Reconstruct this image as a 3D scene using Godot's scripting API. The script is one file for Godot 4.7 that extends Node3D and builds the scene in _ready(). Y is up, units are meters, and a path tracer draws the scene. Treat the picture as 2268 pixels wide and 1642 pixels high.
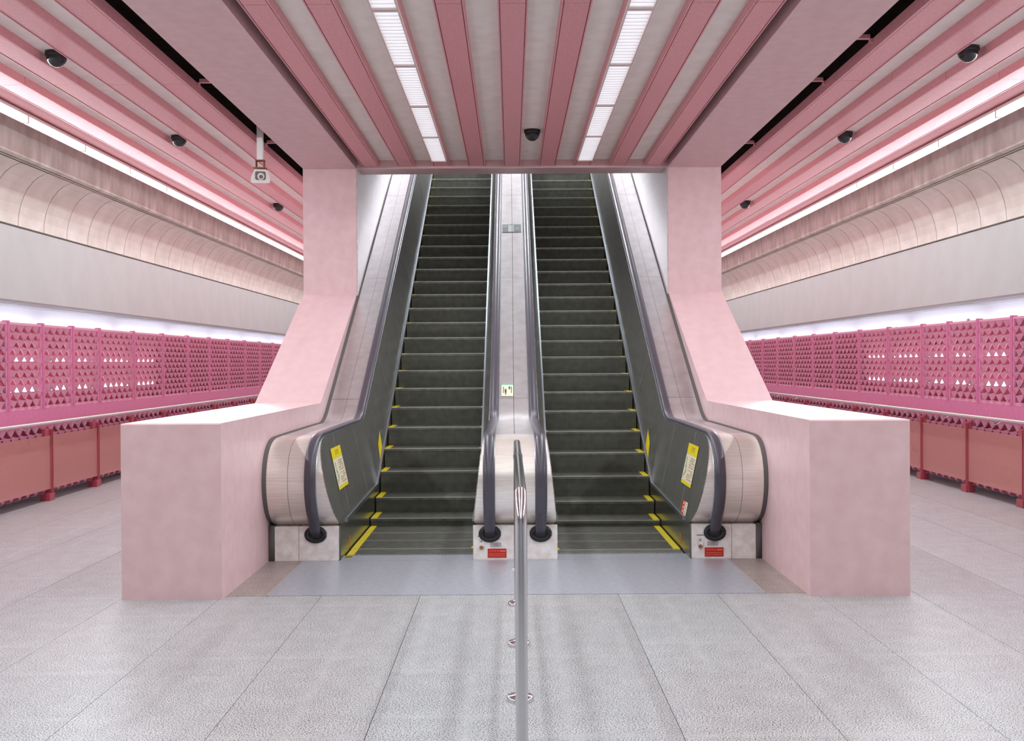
extends Node3D
# A station concourse: two escalators between pink plinths, ribbed ceiling, lattice side walls.
# x to the right, y up, the view runs towards -z; "depth" d below means z = -d.

const F := 2340.0                # focal length in pixels of the 2268 x 1642 picture
const LAMP_E := 0.60             # energy of one 1.3 m ceiling fitting
const LAMP_COLOR := Color(0.95, 0.985, 1.0)
const AISLE_E := 1.55
const COVE_COLOR := Color(0.90, 0.93, 1.0)

var M := {}
var taken := {}

# ---------------------------------------------------------------- naming
func numbered(called: String) -> String:
	if not taken.has(called):
		taken[called] = 0
		return called
	taken[called] += 1
	return "%s_%03d" % [called, taken[called]]

func tag(o: Node, label := "", category := "", group := "", kind := "") -> void:
	if label: o.set_meta("label", label)
	if category: o.set_meta("category", category)
	if group: o.set_meta("group", group)
	if kind: o.set_meta("kind", kind)

func base(called: String, at: Vector3, label := "", category := "", group := "", kind := "") -> Node3D:
	var o := Node3D.new()
	o.name = numbered(called)
	add_child(o)
	o.position = at
	tag(o, label, category, group, kind)
	return o

func put(parent: Node3D, called: String, mesh: Mesh, m: Material, at := Vector3.ZERO) -> MeshInstance3D:
	var o := MeshInstance3D.new()
	o.name = called
	o.mesh = mesh
	o.material_override = m
	o.cast_shadow = GeometryInstance3D.SHADOW_CASTING_SETTING_ON
	parent.add_child(o, true)
	o.position = at
	return o

func part(parent: Node3D, called: String, st: SurfaceTool, m: Material) -> MeshInstance3D:
	# st holds world coordinates
	return put(parent, called, finish(st), m, -parent.global_position)

func single(called: String, st: SurfaceTool, m: Material, label := "", category := "", group := "", kind := "") -> MeshInstance3D:
	var o := MeshInstance3D.new()
	o.name = numbered(called)
	o.mesh = finish(st)
	o.material_override = m
	add_child(o)
	tag(o, label, category, group, kind)
	return o

# ---------------------------------------------------------------- geometry
func geo(smooth := false) -> SurfaceTool:
	var st := SurfaceTool.new()
	st.begin(Mesh.PRIMITIVE_TRIANGLES)
	st.set_smooth_group(0 if smooth else -1)
	return st

func finish(st: SurfaceTool) -> ArrayMesh:
	st.generate_normals()
	return st.commit()

func tri(st: SurfaceTool, a: Vector3, b: Vector3, c: Vector3) -> void:
	st.add_vertex(a); st.add_vertex(b); st.add_vertex(c)

func quad(st: SurfaceTool, a: Vector3, b: Vector3, c: Vector3, d: Vector3) -> void:
	tri(st, a, b, c); tri(st, a, c, d)

func quad_uv(st: SurfaceTool, a: Vector3, b: Vector3, c: Vector3, d: Vector3) -> void:
	# a top left, b top right, c bottom right, d bottom left
	var p := [a, b, c, a, c, d]
	var u := [Vector2(0, 0), Vector2(1, 0), Vector2(1, 1), Vector2(0, 0), Vector2(1, 1), Vector2(0, 1)]
	for i in 6:
		st.set_uv(u[i]); st.add_vertex(p[i])

func box(st: SurfaceTool, lo: Vector3, hi: Vector3) -> void:
	var a := Vector3(minf(lo.x, hi.x), minf(lo.y, hi.y), minf(lo.z, hi.z))
	var b := Vector3(maxf(lo.x, hi.x), maxf(lo.y, hi.y), maxf(lo.z, hi.z))
	var v := [Vector3(a.x, a.y, a.z), Vector3(b.x, a.y, a.z), Vector3(b.x, b.y, a.z), Vector3(a.x, b.y, a.z), Vector3(a.x, a.y, b.z), Vector3(b.x, a.y, b.z), Vector3(b.x, b.y, b.z), Vector3(a.x, b.y, b.z)]
	for f in [[4, 7, 6, 5], [1, 2, 3, 0], [0, 3, 7, 4], [5, 6, 2, 1], [7, 3, 2, 6], [0, 4, 5, 1]]:
		quad(st, v[f[0]], v[f[1]], v[f[2]], v[f[3]])

func bevel_box(st: SurfaceTool, lo: Vector3, hi: Vector3, r: float) -> void:
	# a box whose upright section (x, y) has chamfered corners, run along z
	prism_z(st, chamfered(lo.x, lo.y, hi.x, hi.y, r), lo.z, hi.z)

func chamfered(x0: float, y0: float, x1: float, y1: float, r: float) -> Array:
	return [Vector2(x0 + r, y0), Vector2(x1 - r, y0), Vector2(x1, y0 + r), Vector2(x1, y1 - r), Vector2(x1 - r, y1), Vector2(x0 + r, y1), Vector2(x0, y1 - r), Vector2(x0, y0 + r)]

func turns_left(poly: Array) -> bool:
	var s := 0.0
	for i in poly.size():
		var p: Vector2 = poly[i]
		var q: Vector2 = poly[(i + 1) % poly.size()]
		s += p.cross(q)
	return s > 0.0

func prism(st: SurfaceTool, poly: Array, low: Callable, high: Callable, flip: bool) -> void:
	var p := poly.duplicate()
	if turns_left(p) == flip:
		p.reverse()
	var n := p.size()
	for i in n:
		var j := (i + 1) % n
		quad(st, low.call(p[i]), low.call(p[j]), high.call(p[j]), high.call(p[i]))
	var idx := Geometry2D.triangulate_polygon(PackedVector2Array(p))
	for k in range(0, idx.size(), 3):
		tri(st, high.call(p[idx[k]]), high.call(p[idx[k + 1]]), high.call(p[idx[k + 2]]))
		tri(st, low.call(p[idx[k]]), low.call(p[idx[k + 2]]), low.call(p[idx[k + 1]]))

func prism_x(st: SurfaceTool, poly: Array, x0: float, x1: float) -> void:
	# poly in (depth, y)
	var a := minf(x0, x1)
	var b := maxf(x0, x1)
	prism(st, poly, func(q: Vector2): return Vector3(a, q.y, -q.x), func(q: Vector2): return Vector3(b, q.y, -q.x), true)

func prism_z(st: SurfaceTool, poly: Array, z0: float, z1: float) -> void:
	# poly in (x, y)
	var a := minf(z0, z1)
	var b := maxf(z0, z1)
	prism(st, poly, func(q: Vector2): return Vector3(q.x, q.y, a), func(q: Vector2): return Vector3(q.x, q.y, b), true)

func tube(st: SurfaceTool, pts: Array, r: float, seg := 10, caps := true) -> void:
	st.set_smooth_group(0)
	var rings := []
	var up := Vector3(0.0, 0.0, 1.0)
	for i in pts.size():
		var d: Vector3
		if i == 0: d = pts[1] - pts[0]
		elif i == pts.size() - 1: d = pts[i] - pts[i - 1]
		else: d = (pts[i + 1] - pts[i]).normalized() + (pts[i] - pts[i - 1]).normalized()
		d = d.normalized()
		if i == 0:
			up = Vector3.UP if absf(d.y) < 0.9 else Vector3.RIGHT
		var side := d.cross(up).normalized()
		up = side.cross(d).normalized()
		var ring := []
		for k in seg:
			var a := TAU * k / seg
			ring.append(pts[i] + (side * cos(a) + up * sin(a)) * r)
		rings.append(ring)
	for i in rings.size() - 1:
		for k in seg:
			var j := (k + 1) % seg
			quad(st, rings[i][k], rings[i + 1][k], rings[i + 1][j], rings[i][j])
	if caps:
		st.set_smooth_group(-1)
		for k in range(1, seg - 1):
			tri(st, rings[0][0], rings[0][k], rings[0][k + 1])
			tri(st, rings[-1][0], rings[-1][k + 1], rings[-1][k])

func lathe(st: SurfaceTool, at: Vector3, profile: Array, seg := 20) -> void:
	# profile of (radius, y), turned about the upright axis
	st.set_smooth_group(0)
	for i in profile.size() - 1:
		for k in seg:
			var a := TAU * k / seg
			var b := TAU * (k + 1) / seg
			var p: Vector2 = profile[i]
			var q: Vector2 = profile[i + 1]
			quad(st, at + Vector3(p.x * cos(a), p.y, p.x * sin(a)), at + Vector3(q.x * cos(a), q.y, q.x * sin(a)), at + Vector3(q.x * cos(b), q.y, q.x * sin(b)), at + Vector3(p.x * cos(b), p.y, p.x * sin(b)))

func ribbon(st: SurfaceTool, a: Array, b: Array) -> void:
	for i in a.size() - 1:
		quad(st, a[i], a[i + 1], b[i + 1], b[i])

func chaikin(path: Array, times: int) -> Array:
	for t in times:
		var out := [path[0]]
		for i in path.size() - 1:
			out.append(path[i].lerp(path[i + 1], 0.25))
			out.append(path[i].lerp(path[i + 1], 0.75))
		out.append(path[-1])
		path = out
	return path

func sweep(st: SurfaceTool, path: Array, section: Array, xc: float) -> void:
	# path in (depth, y); section in (dx, outwards), closed
	st.set_smooth_group(0)
	var rings := []
	for i in path.size():
		var d: Vector2 = path[mini(i + 1, path.size() - 1)] - path[maxi(i - 1, 0)]
		d = d.normalized()
		var n := Vector2(-d.y, d.x)
		var ring := []
		for s in section:
			var q: Vector2 = path[i] + n * s.y
			ring.append(Vector3(xc + s.x, q.y, -q.x))
		rings.append(ring)
	for i in rings.size() - 1:
		for k in section.size():
			var j := (k + 1) % section.size()
			quad(st, rings[i][k], rings[i][j], rings[i + 1][j], rings[i + 1][k])

# ---------------------------------------------------------------- materials
func mat(called: String, c: Color, rough := 0.5, metal := 0.0) -> StandardMaterial3D:
	var m := StandardMaterial3D.new()
	m.resource_name = called
	m.albedo_color = c
	m.roughness = rough
	m.metallic = metal
	m.cull_mode = BaseMaterial3D.CULL_DISABLED
	M[called] = m
	return m

func mottle(m: StandardMaterial3D, freq: float, lo: Color, hi: Color, scale: Vector3, octaves := 4, seed_ := 1, size := 512) -> void:
	var n := FastNoiseLite.new()
	n.seed = seed_
	n.noise_type = FastNoiseLite.TYPE_SIMPLEX_SMOOTH
	n.frequency = freq
	n.fractal_octaves = octaves
	var t := NoiseTexture2D.new()
	t.width = size
	t.height = size
	t.seamless = true
	t.noise = n
	var g := Gradient.new()
	g.set_color(0, lo)
	g.set_color(1, hi)
	t.color_ramp = g
	m.albedo_texture = t
	m.uv1_triplanar = true
	m.uv1_world_triplanar = true
	m.uv1_scale = scale

func glow(called: String, c: Color, energy: float) -> StandardMaterial3D:
	var m := mat(called, Color(0.9, 0.9, 0.9), 0.4)
	m.emission_enabled = true
	m.emission = c
	m.emission_energy_multiplier = energy
	return m

func rgb(r: int, g: int, b: int) -> Color:
	return Color8(r, g, b)

func make_materials() -> void:
	var w := Color.WHITE
	mottle(mat("pink_paint", rgb(224, 191, 193), 0.40), 0.012, Color(0.95, 0.93, 0.93), w, Vector3(0.9, 0.9, 0.9), 5, 3)
	mottle(mat("rib_paint", rgb(238, 172, 178), 0.5), 0.03, Color(0.93, 0.92, 0.92), w, Vector3(1.5, 1.5, 1.5), 4, 5)
	mottle(mat("cream", rgb(252, 250, 246), 0.6), 0.01, Color(0.95, 0.95, 0.94), w, Vector3(0.7, 0.7, 0.7), 4, 7)
	mottle(mat("plenum", rgb(150, 146, 142), 0.9), 0.02, Color(0.85, 0.85, 0.85), w, Vector3(0.5, 0.5, 0.5), 3, 8)
	mottle(mat("fascia_concrete", rgb(226, 220, 214), 0.75), 0.012, Color(0.80, 0.78, 0.75), w, Vector3(0.6, 0.3, 0.6), 5, 9)
	mottle(mat("cove_concrete", rgb(240, 234, 227), 0.6), 0.01, Color(0.88, 0.865, 0.84), w, Vector3(0.4, 0.4, 0.4), 5, 10)
	mottle(mat("pale_wall", rgb(194, 195, 194), 0.5), 0.008, Color(0.96, 0.96, 0.955), w, Vector3(0.5, 0.4, 0.5), 4, 11)
	mat("recess_white", rgb(235, 235, 240), 0.45)
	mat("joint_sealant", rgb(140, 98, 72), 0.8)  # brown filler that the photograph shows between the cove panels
	mottle(mat("screen_pink", rgb(232, 158, 186), 0.3), 0.03, Color(0.94, 0.93, 0.93), w, Vector3(1, 1, 1), 3, 12)
	mat("screen_back", rgb(178, 66, 88), 0.4)
	mottle(mat("band_pink", rgb(220, 122, 166), 0.38), 0.03, Color(0.94, 0.93, 0.93), w, Vector3(1, 1, 1), 3, 13)
	mat("post_red", rgb(172, 70, 84), 0.35)
	var pane := mat("red_pane", Color8(226, 156, 146, 132), 0.27)
	pane.transparency = BaseMaterial3D.TRANSPARENCY_ALPHA
	mat("wall_rail_steel", rgb(205, 200, 192), 0.35, 0.6)
	mottle(mat("brushed_steel", rgb(250, 242, 234), 0.3, 0.55), 0.02, Color(0.9, 0.89, 0.88), w, Vector3(0.3, 6, 0.3), 3, 14)
	mottle(mat("deck_steel", rgb(226, 222, 222), 0.30, 0.7), 0.02, Color(0.88, 0.88, 0.88), w, Vector3(0.5, 1.5, 0.5), 3, 15)
	mottle(mat("cladding_steel", rgb(244, 236, 238), 0.3, 0.3), 0.03, Color(0.85, 0.83, 0.83), w, Vector3(0.4, 0.4, 4.0), 4, 16)
	mottle(mat("plate_steel", rgb(204, 208, 216), 0.36, 0.5), 0.05, Color(0.86, 0.86, 0.88), w, Vector3(0.6, 0.6, 2.0), 4, 17)
	mottle(mat("box_plate", rgb(252, 246, 243), 0.4, 0.0), 0.02, Color(0.88, 0.86, 0.84), w, Vector3(1, 1, 1), 4, 18)
	mat("chrome", rgb(214, 214, 216), 0.16, 1.0)
	mat("rubber", rgb(76, 71, 80), 0.28)
	mat("boot_rubber", rgb(24, 23, 24), 0.5)
	mat("sealant", rgb(96, 90, 88), 0.7)
	mottle(mat("inner_panel", rgb(124, 123, 118), 0.3, 0.4), 0.02, Color(0.85, 0.85, 0.84), w, Vector3(0.5, 0.5, 0.5), 4, 19)
	mat("skirt", rgb(110, 110, 102), 0.2, 0.5)
	mat("trim_steel", rgb(168, 176, 182), 0.3, 0.9)
	mottle(mat("step_metal", rgb(120, 121, 112), 0.5, 0.15), 0.02, Color(0.72, 0.72, 0.71), w, Vector3(0.9, 0.9, 0.9), 4, 20)
	mat("nosing", rgb(226, 226, 208), 0.4, 0.3)
	mat("yellow", rgb(228, 206, 20), 0.5)
	mat("dark_plastic", rgb(40, 40, 44), 0.3)
	mat("white_plastic", rgb(235, 232, 228), 0.4)
	mat("rust_metal", rgb(140, 84, 60), 0.6)
	mat("lens_grey", rgb(120, 114, 108), 0.2)
	mat("lamp_frame", rgb(226, 208, 206), 0.4)
	mat("louvre", rgb(236, 236, 240), 0.3)
	mat("red_sign", rgb(196, 36, 24), 0.45)
	mat("sign_line", rgb(226, 130, 110), 0.5)
	mat("plaque_grey", rgb(178, 170, 168), 0.45)
	mat("brass", rgb(176, 120, 84), 0.35, 0.7)
	mat("orange_ink", rgb(226, 140, 60), 0.5)
	mat("engraving", rgb(120, 112, 110), 0.6)
	mat("slot_dark", rgb(90, 84, 80), 0.6)
	glow("lamp_diffuser", Color(1.0, 0.99, 1.0), 0.85)
	glow("aisle_diffuser", Color(0.98, 0.99, 1.0), 0.9)
	glow("tube_glow", Color(0.96, 0.98, 1.0), 1.1)
	# granite: fine dark and light grains over a pale ground
	var g1 := FastNoiseLite.new()
	g1.seed = 31
	g1.noise_type = FastNoiseLite.TYPE_SIMPLEX
	g1.frequency = 0.11
	g1.fractal_octaves = 3
	var i1 := g1.get_seamless_image(1024, 1024)
	var g2 := FastNoiseLite.new()
	g2.seed = 32
	g2.frequency = 0.006
	g2.fractal_octaves = 4
	var i2 := g2.get_seamless_image(1024, 1024)
	var im := Image.create(1024, 1024, false, Image.FORMAT_RGB8)
	for y in 1024:
		for x in 1024:
			var a := i1.get_pixel(x, y).r
			var b := i2.get_pixel(x, y).r
			var v := 0.75 + (b - 0.5) * 0.06
			if a < 0.44: v -= (0.44 - a) * 2.1
			elif a > 0.58: v += (a - 0.58) * 0.4
			im.set_pixel(x, y, Color(v * 0.985, v * 0.985, v * 0.99))
	var gt := ImageTexture.create_from_image(im)
	for k in 3:
		var m := mat("granite_%d" % k, [Color(1, 1, 1), Color(0.985, 0.98, 0.98), Color(0.985, 0.99, 0.99)][k], 0.33)
		m.albedo_texture = gt
		m.uv1_triplanar = true
		m.uv1_world_triplanar = true
		m.uv1_scale = Vector3(0.85, 0.85, 0.85)
		m.uv1_offset = Vector3(0.37 * k, 0.0, 0.21 * k)
	var mb := mat("granite_brown", Color(0.93, 0.86, 0.82), 0.4)
	mb.albedo_texture = gt
	mb.uv1_triplanar = true
	mb.uv1_world_triplanar = true
	mb.uv1_scale = Vector3(0.85, 0.85, 0.85)

func printed(called: String, im: Image, rough := 0.45) -> StandardMaterial3D:
	var m := mat(called, Color.WHITE, rough)
	m.albedo_texture = ImageTexture.create_from_image(im)
	return m

# ---------------------------------------------------------------- light fittings
func area_light(parent: Node3D, at: Vector3, size: Vector2, c: Color, e: float, turn := Vector3(-90, 0, 0)) -> void:
	var l := AreaLight3D.new()
	l.name = "area_light"
	parent.add_child(l, true)
	l.global_position = at
	l.rotation_degrees = turn
	l.area_size = size
	l.area_normalize_energy = true
	l.light_color = c
	l.light_energy = e
	l.area_range = 40.0
	l.shadow_enabled = true

const AISLE := {-1: "the aisle with the hanging camera", 1: "the aisle without a hanging camera"}
var lamp_meshes := {}
func ceiling_lamp(x: float, d0: float, d1: float) -> void:
	# louvred fitting in a centre rib: frame, diffuser, louvre blades
	var o := base("ceiling_lamp", Vector3(x, 3.935, -(d0 + d1) / 2), "louvred white strip lamp in the pink centre rib " + ("on the hanging camera's side" if x < 0 else "away from the hanging camera"), "lamp", "louvred strip lamps " + ("on the hanging camera's side" if x < 0 else "away from the hanging camera"))
	var h := (d1 - d0) / 2 - 0.004
	if not lamp_meshes.has("frame"):
		var f := geo()
		for s in [-1, 1]:
			box(f, Vector3(s * 0.083, -0.028, -h), Vector3(s * 0.0935, 0.05, h))
			box(f, Vector3(-0.083, -0.027, s * h), Vector3(0.083, 0.05, s * (h - 0.018)))
		lamp_meshes.frame = finish(f)
		var d := geo()
		box(d, Vector3(-0.083, 0.008, -h + 0.018), Vector3(0.083, 0.02, h - 0.018))
		lamp_meshes.diffuser = finish(d)
		var l := geo()
		var n := 17
		for k in n:
			var z := lerpf(-h + 0.04, h - 0.04, k / float(n - 1))
			box(l, Vector3(-0.083, -0.022, z - 0.004), Vector3(0.083, 0.006, z + 0.004))
		lamp_meshes.louvre = finish(l)
	put(o, "frame", lamp_meshes.frame, M.lamp_frame)
	put(o, "diffuser", lamp_meshes.diffuser, M.lamp_diffuser)
	put(o, "louvre", lamp_meshes.louvre, M.louvre)
	area_light(o, o.position + Vector3(0, -0.032, 0), Vector2(0.16, h * 2 - 0.06), LAMP_COLOR, LAMP_E)

func aisle_lamp(s: int, d0: float, d1: float) -> void:
	# trunking hung below the ribs, its glowing face turned into the aisle
	var x := s * 4.64
	var o := base("strip_light", Vector3(x, 3.872, -(d0 + d1) / 2), "slim white strip light in the continuous row along " + AISLE[s], "lamp", "strip lights along " + AISLE[s])
	var h := (d1 - d0) / 2 - 0.002
	var key := "aisle%d" % s
	if not lamp_meshes.has(key):
		var f := geo()
		box(f, Vector3(-s * 0.019, -0.026, -h), Vector3(s * 0.032, 0.064, h))
		for e in [-1, 1]:
			box(f, Vector3(-s * 0.026, -0.033, e * h), Vector3(s * 0.032, 0.034, e * (h - 0.010)))
		lamp_meshes[key] = finish(f)
		var d := geo()
		prism_z(d, [Vector2(-s * 0.026, 0.031), Vector2(-s * 0.026, -0.026), Vector2(-s * 0.020, -0.032), Vector2(s * 0.030, -0.032), Vector2(s * 0.030, -0.0265), Vector2(-s * 0.0195, -0.0265), Vector2(-s * 0.0195, 0.031)], -h + 0.011, h - 0.011)
		lamp_meshes[key + "d"] = finish(d)
	put(o, "housing", lamp_meshes[key], M.lamp_frame)
	put(o, "diffuser", lamp_meshes[key + "d"], M.aisle_diffuser)
	area_light(o, o.position + Vector3(-s * 0.030, -0.034, 0), Vector2(h * 2 - 0.03, 0.07), LAMP_COLOR, AISLE_E)
	var l: AreaLight3D = o.get_child(o.get_child_count() - 1)
	l.basis = Basis.looking_at(Vector3(-s * 0.55, -0.835, 0).normalized(), Vector3.UP)

# ---------------------------------------------------------------- setting
const ROOF := 5.7
const RIB_Y := 3.935
const CEIL_Y := 4.01
const NEAR := -4.0
const FAR := 30.0

func rib_profile(xc: float, hw: float) -> Array:
	var y0 := RIB_Y
	var y1 := CEIL_Y + 0.005
	var a := []
	for q in [-1, 1]:
		var side := [Vector2(xc + q * hw, y1), Vector2(xc + q * hw, y0), Vector2(xc + q * (hw - 0.010), y0), Vector2(xc + q * (hw - 0.010), y0 + 0.022), Vector2(xc + q * (hw - 0.017), y0 + 0.022), Vector2(xc + q * (hw - 0.017), y0 + 0.002)]
		if q > 0: side.reverse()
		a.append_array(side)
	return a

func build_ceiling() -> void:
	var c := base("ceiling", Vector3(0, CEIL_Y, 0), "", "", "", "structure")
	# cream boards between the ribs, centre bay
	var cuts := [NEAR, 0.6, 3.7, 6.9, 10.0, 12.95]
	for i in cuts.size() - 1:
		var b := geo()
		box(b, Vector3(-1.83, CEIL_Y, -cuts[i] - 0.002), Vector3(1.83, CEIL_Y + 0.05, -cuts[i + 1] + 0.002))
		part(c, "ceiling_board", b, M.cream)
	# pink ribs, centre bay
	var rcuts := [NEAR, -1.9, 1.1, 4.1, 7.1, 12.95]
	for k in 9:
		var x := (k - 4) * 0.431
		if k == 2 or k == 6:
			# channel that holds the lamps
			for s in [-1, 1]:
				var r := geo()
				box(r, Vector3(x + s * 0.094, RIB_Y, -NEAR), Vector3(x + s * 0.1025, CEIL_Y, -12.53))
				part(c, "lamp_channel", r, M.rib_paint)
			var e := geo()
			prism_z(e, rib_profile(x, 0.1025), -12.535, -12.95)
			part(c, "rib", e, M.rib_paint)
			continue
		for i in rcuts.size() - 1:
			var r := geo()
			prism_z(r, rib_profile(x, 0.1025), -rcuts[i] - 0.003, -rcuts[i + 1] + 0.003)
			part(c, "rib", r, M.rib_paint)
	# side aisles
	var acuts := []
	var d := -2.9
	while d < FAR:
		acuts.append(d)
		d += 3.0
	acuts.append(FAR)
	for s in [-1, 1]:
		for i in acuts.size() - 1:
			var b := geo()
			box(b, Vector3(s * 2.95, CEIL_Y, -acuts[i] - 0.002), Vector3(s * 4.42, CEIL_Y + 0.05, -acuts[i + 1] + 0.002))
			part(c, "ceiling_board", b, M.cream)
			var up := geo()
			box(up, Vector3(s * 2.788, RIB_Y, -acuts[i] - 0.003), Vector3(s * 2.799, CEIL_Y + 0.012, -acuts[i + 1] + 0.003))
			part(c, "edge_board", up, M.rib_paint)
			var p := geo()
			box(p, Vector3(s * 4.42, CEIL_Y - 0.055, -acuts[i] - 0.002), Vector3(s * 4.92, CEIL_Y + 0.05, -acuts[i + 1] + 0.002))
			part(c, "edge_board", p, M.rib_paint)
			for k in 4:
				var x: float = s * (2.80 + 0.463 * k + 0.115)
				var off := 0.0
				var r := geo()
				prism_z(r, rib_profile(x, 0.115), -acuts[i] - 0.004 - off, -acuts[i + 1] + 0.004 - off)
				part(c, "rib", r, M.rib_paint)
	# pink beams over the plinths and across the escalators
	for s in [-1, 1]:
		var b := geo()
		bevel_box(b, Vector3(s * 1.91 if s > 0 else -2.56, 3.91, -12.94), Vector3(2.56 if s > 0 else -1.91, ROOF, -NEAR), 0.008)
		single("ceiling_beam", b, M.pink_paint, "", "", "", "structure")
	var x := geo()
	box(x, Vector3(-1.91, 3.91, -12.95), Vector3(1.91, ROOF, -13.35))
	single("ceiling_beam", x, M.pink_paint, "", "", "", "structure")
	# the dark slab over the ceiling
	var t := geo()
	box(t, Vector3(-6.1, ROOF, 4.2), Vector3(6.1, (ROOF + 0.2), -13.35))
	for s in [-1, 1]:
		box(t, Vector3(s * 1.91, ROOF, -13.35), Vector3(s * 6.1, (ROOF + 0.2), -30.2))
	single("ceiling_slab", t, M.plenum, "", "", "", "structure")
	var back := geo()
	box(back, Vector3(-6.1, -0.1, 4.0), Vector3(6.1, ROOF, 4.2))
	single("wall_back", back, M.pale_wall, "", "", "", "structure")
	for s in [-1, 1]:
		var f := geo()
		box(f, Vector3(s * 1.91, -0.1, -30.0), Vector3(s * 6.1, ROOF, -30.2))
		single("wall_front", f, M.pale_wall, "", "", "", "structure")

func build_floor() -> void:
	var fl := base("floor", Vector3.ZERO, "", "", "", "structure")
	var bed := geo()
	box(bed, Vector3(-6.1, -0.12, 4.2), Vector3(6.1, -0.022, -6.93))
	for s in [-1, 1]:
		box(bed, Vector3(s * 1.9, -0.12, -6.93), Vector3(s * 6.1, -0.022, -30.2))
	part(fl, "screed", bed, M.plaque_grey)
	var rng := RandomNumberGenerator.new()
	rng.seed = 5
	var meshes := {}
	var zc := [-4.0, -2.05, -0.1, 1.85, 3.4, 5.17, 6.94]
	var d := 6.94
	while d < 29.0:
		d += 1.95
		zc.append(minf(d, 30.0))
	for i in zc.size() - 1:
		for k in range(-10, 10):
			var x0: float = 0.02 + 0.65 * k
			var x1: float = x0 + 0.65
			if zc[i + 1] > 7.0:
				# beyond the landing plate only the aisles are floored
				if x1 > -2.5 and x0 < 2.5 and not (x0 < -2.5 or x1 > 2.5): continue
			x0 = maxf(x0, -6.0)
			x1 = minf(x1, 6.0)
			var t := geo()
			box(t, Vector3(x0 + 0.0015, -0.022, -zc[i] - 0.0004), Vector3(x1 - 0.0015, 0.0, -zc[i + 1] + 0.0004))
			part(fl, "floor_tile", t, M["granite_%d" % rng.randi_range(0, 2)])
	# brown granite strips beside the landing plate
	for s in [-1, 1]:
		var t := geo()
		box(t, Vector3(s * 1.645, -0.022, -6.943), Vector3(s * 1.91, 0.001, -8.6))
		part(fl, "edge_strip", t, M.granite_brown)

func build_plinths() -> void:
	for s in [-1, 1]:
		var g := geo()
		var r := 0.008
		var poly := [Vector2(6.85 + 0.0, 0.0), Vector2(6.85, 1.145 - r), Vector2(6.85 + r, 1.145), Vector2(10.45, 1.14), Vector2(12.95, 2.38), Vector2(12.95, ROOF), Vector2(30.0, ROOF), Vector2(30.0, 0.0)]
		prism_x(g, poly, s * 1.91, s * 2.56)
		single("wall_plinth_left" if s < 0 else "wall_plinth_right", g, M.pink_paint, "", "", "", "structure")
		# steel cladding on the shaft side of the pillar
		var c := base("wall_cladding_left" if s < 0 else "wall_cladding_right", Vector3(s * 1.9, 0, -12.96), "", "", "", "structure")
		var d := 12.965
		while d < 21.0:
			var e := d + 1.35
			var q := geo()
			prism_x(q, [Vector2(d, deck_y(d) + 0.0), Vector2(e - 0.004, deck_y(e) + 0.0), Vector2(e - 0.004, 9.2), Vector2(d, 9.2)], s * 1.895, s * 1.912)
			part(c, "cladding_sheet", q, M.cladding_steel)
			d = e
	# the shaft above: soffit, upper floor, end wall
	var so := geo()
	prism_x(so, [Vector2(13.352, 4.72), Vector2(21.5, 9.4), Vector2(25.0, 9.4), Vector2(25.0, 9.6), Vector2(21.4, 9.6), Vector2(13.352, 4.95)], -1.908, 1.908)
	single("ceiling_soffit", so, M.cream, "", "", "", "structure")
	for s in [-1, 1]:
		var w := geo()
		prism_x(w, [Vector2(13.35, ROOF), Vector2(25.0, ROOF), Vector2(25.0, 9.6), Vector2(21.4, 9.6)], s * 1.912, s * 2.1)
		single("wall_shaft_left" if s < 0 else "wall_shaft_right", w, M.pink_paint, "", "", "", "structure")
	var up := geo()
	box(up, Vector3(-1.91, 5.6, -20.32), Vector3(1.91, 5.84, -25.0))
	single("floor_upper", up, M.granite_0, "", "", "", "structure")
	var ew := geo()
	box(ew, Vector3(-2.1, 4.7, -25.0), Vector3(2.1, 9.6, -25.2))
	single("wall_end", ew, M.pale_wall, "", "", "", "structure")
	# strip lamps under the sloping soffit of the shaft
	for k in 3:
		for sx in [-0.86, 0.86]:
			var d := 16.9 + 2.0 * k
			var y := 4.72 + (d - 13.35) * 0.5742
			var l := base("shaft_lamp", Vector3(sx, y, -d), "strip lamp under the sloping soffit above the escalators", "lamp", "strip lamps of the escalator shaft")
			l.basis = Basis.looking_at(Vector3(0, 0.4975, -0.8675), Vector3.UP)
			var f := geo()
			box(f, Vector3(-0.09, -0.05, -0.92), Vector3(0.09, -0.005, 0.92))
			put(l, "frame", finish(f), M.lamp_frame)
			var df := geo()
			box(df, Vector3(-0.08, -0.055, -0.91), Vector3(0.08, -0.05, 0.91))
			put(l, "diffuser", finish(df), M.lamp_diffuser)
			area_light(l, l.position, Vector2(0.15, 1.8), Color(0.94, 0.965, 1.0), 3.4)
			var a: AreaLight3D = l.get_child(l.get_child_count() - 1)
			a.position = Vector3(0, -0.062, 0)

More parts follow.
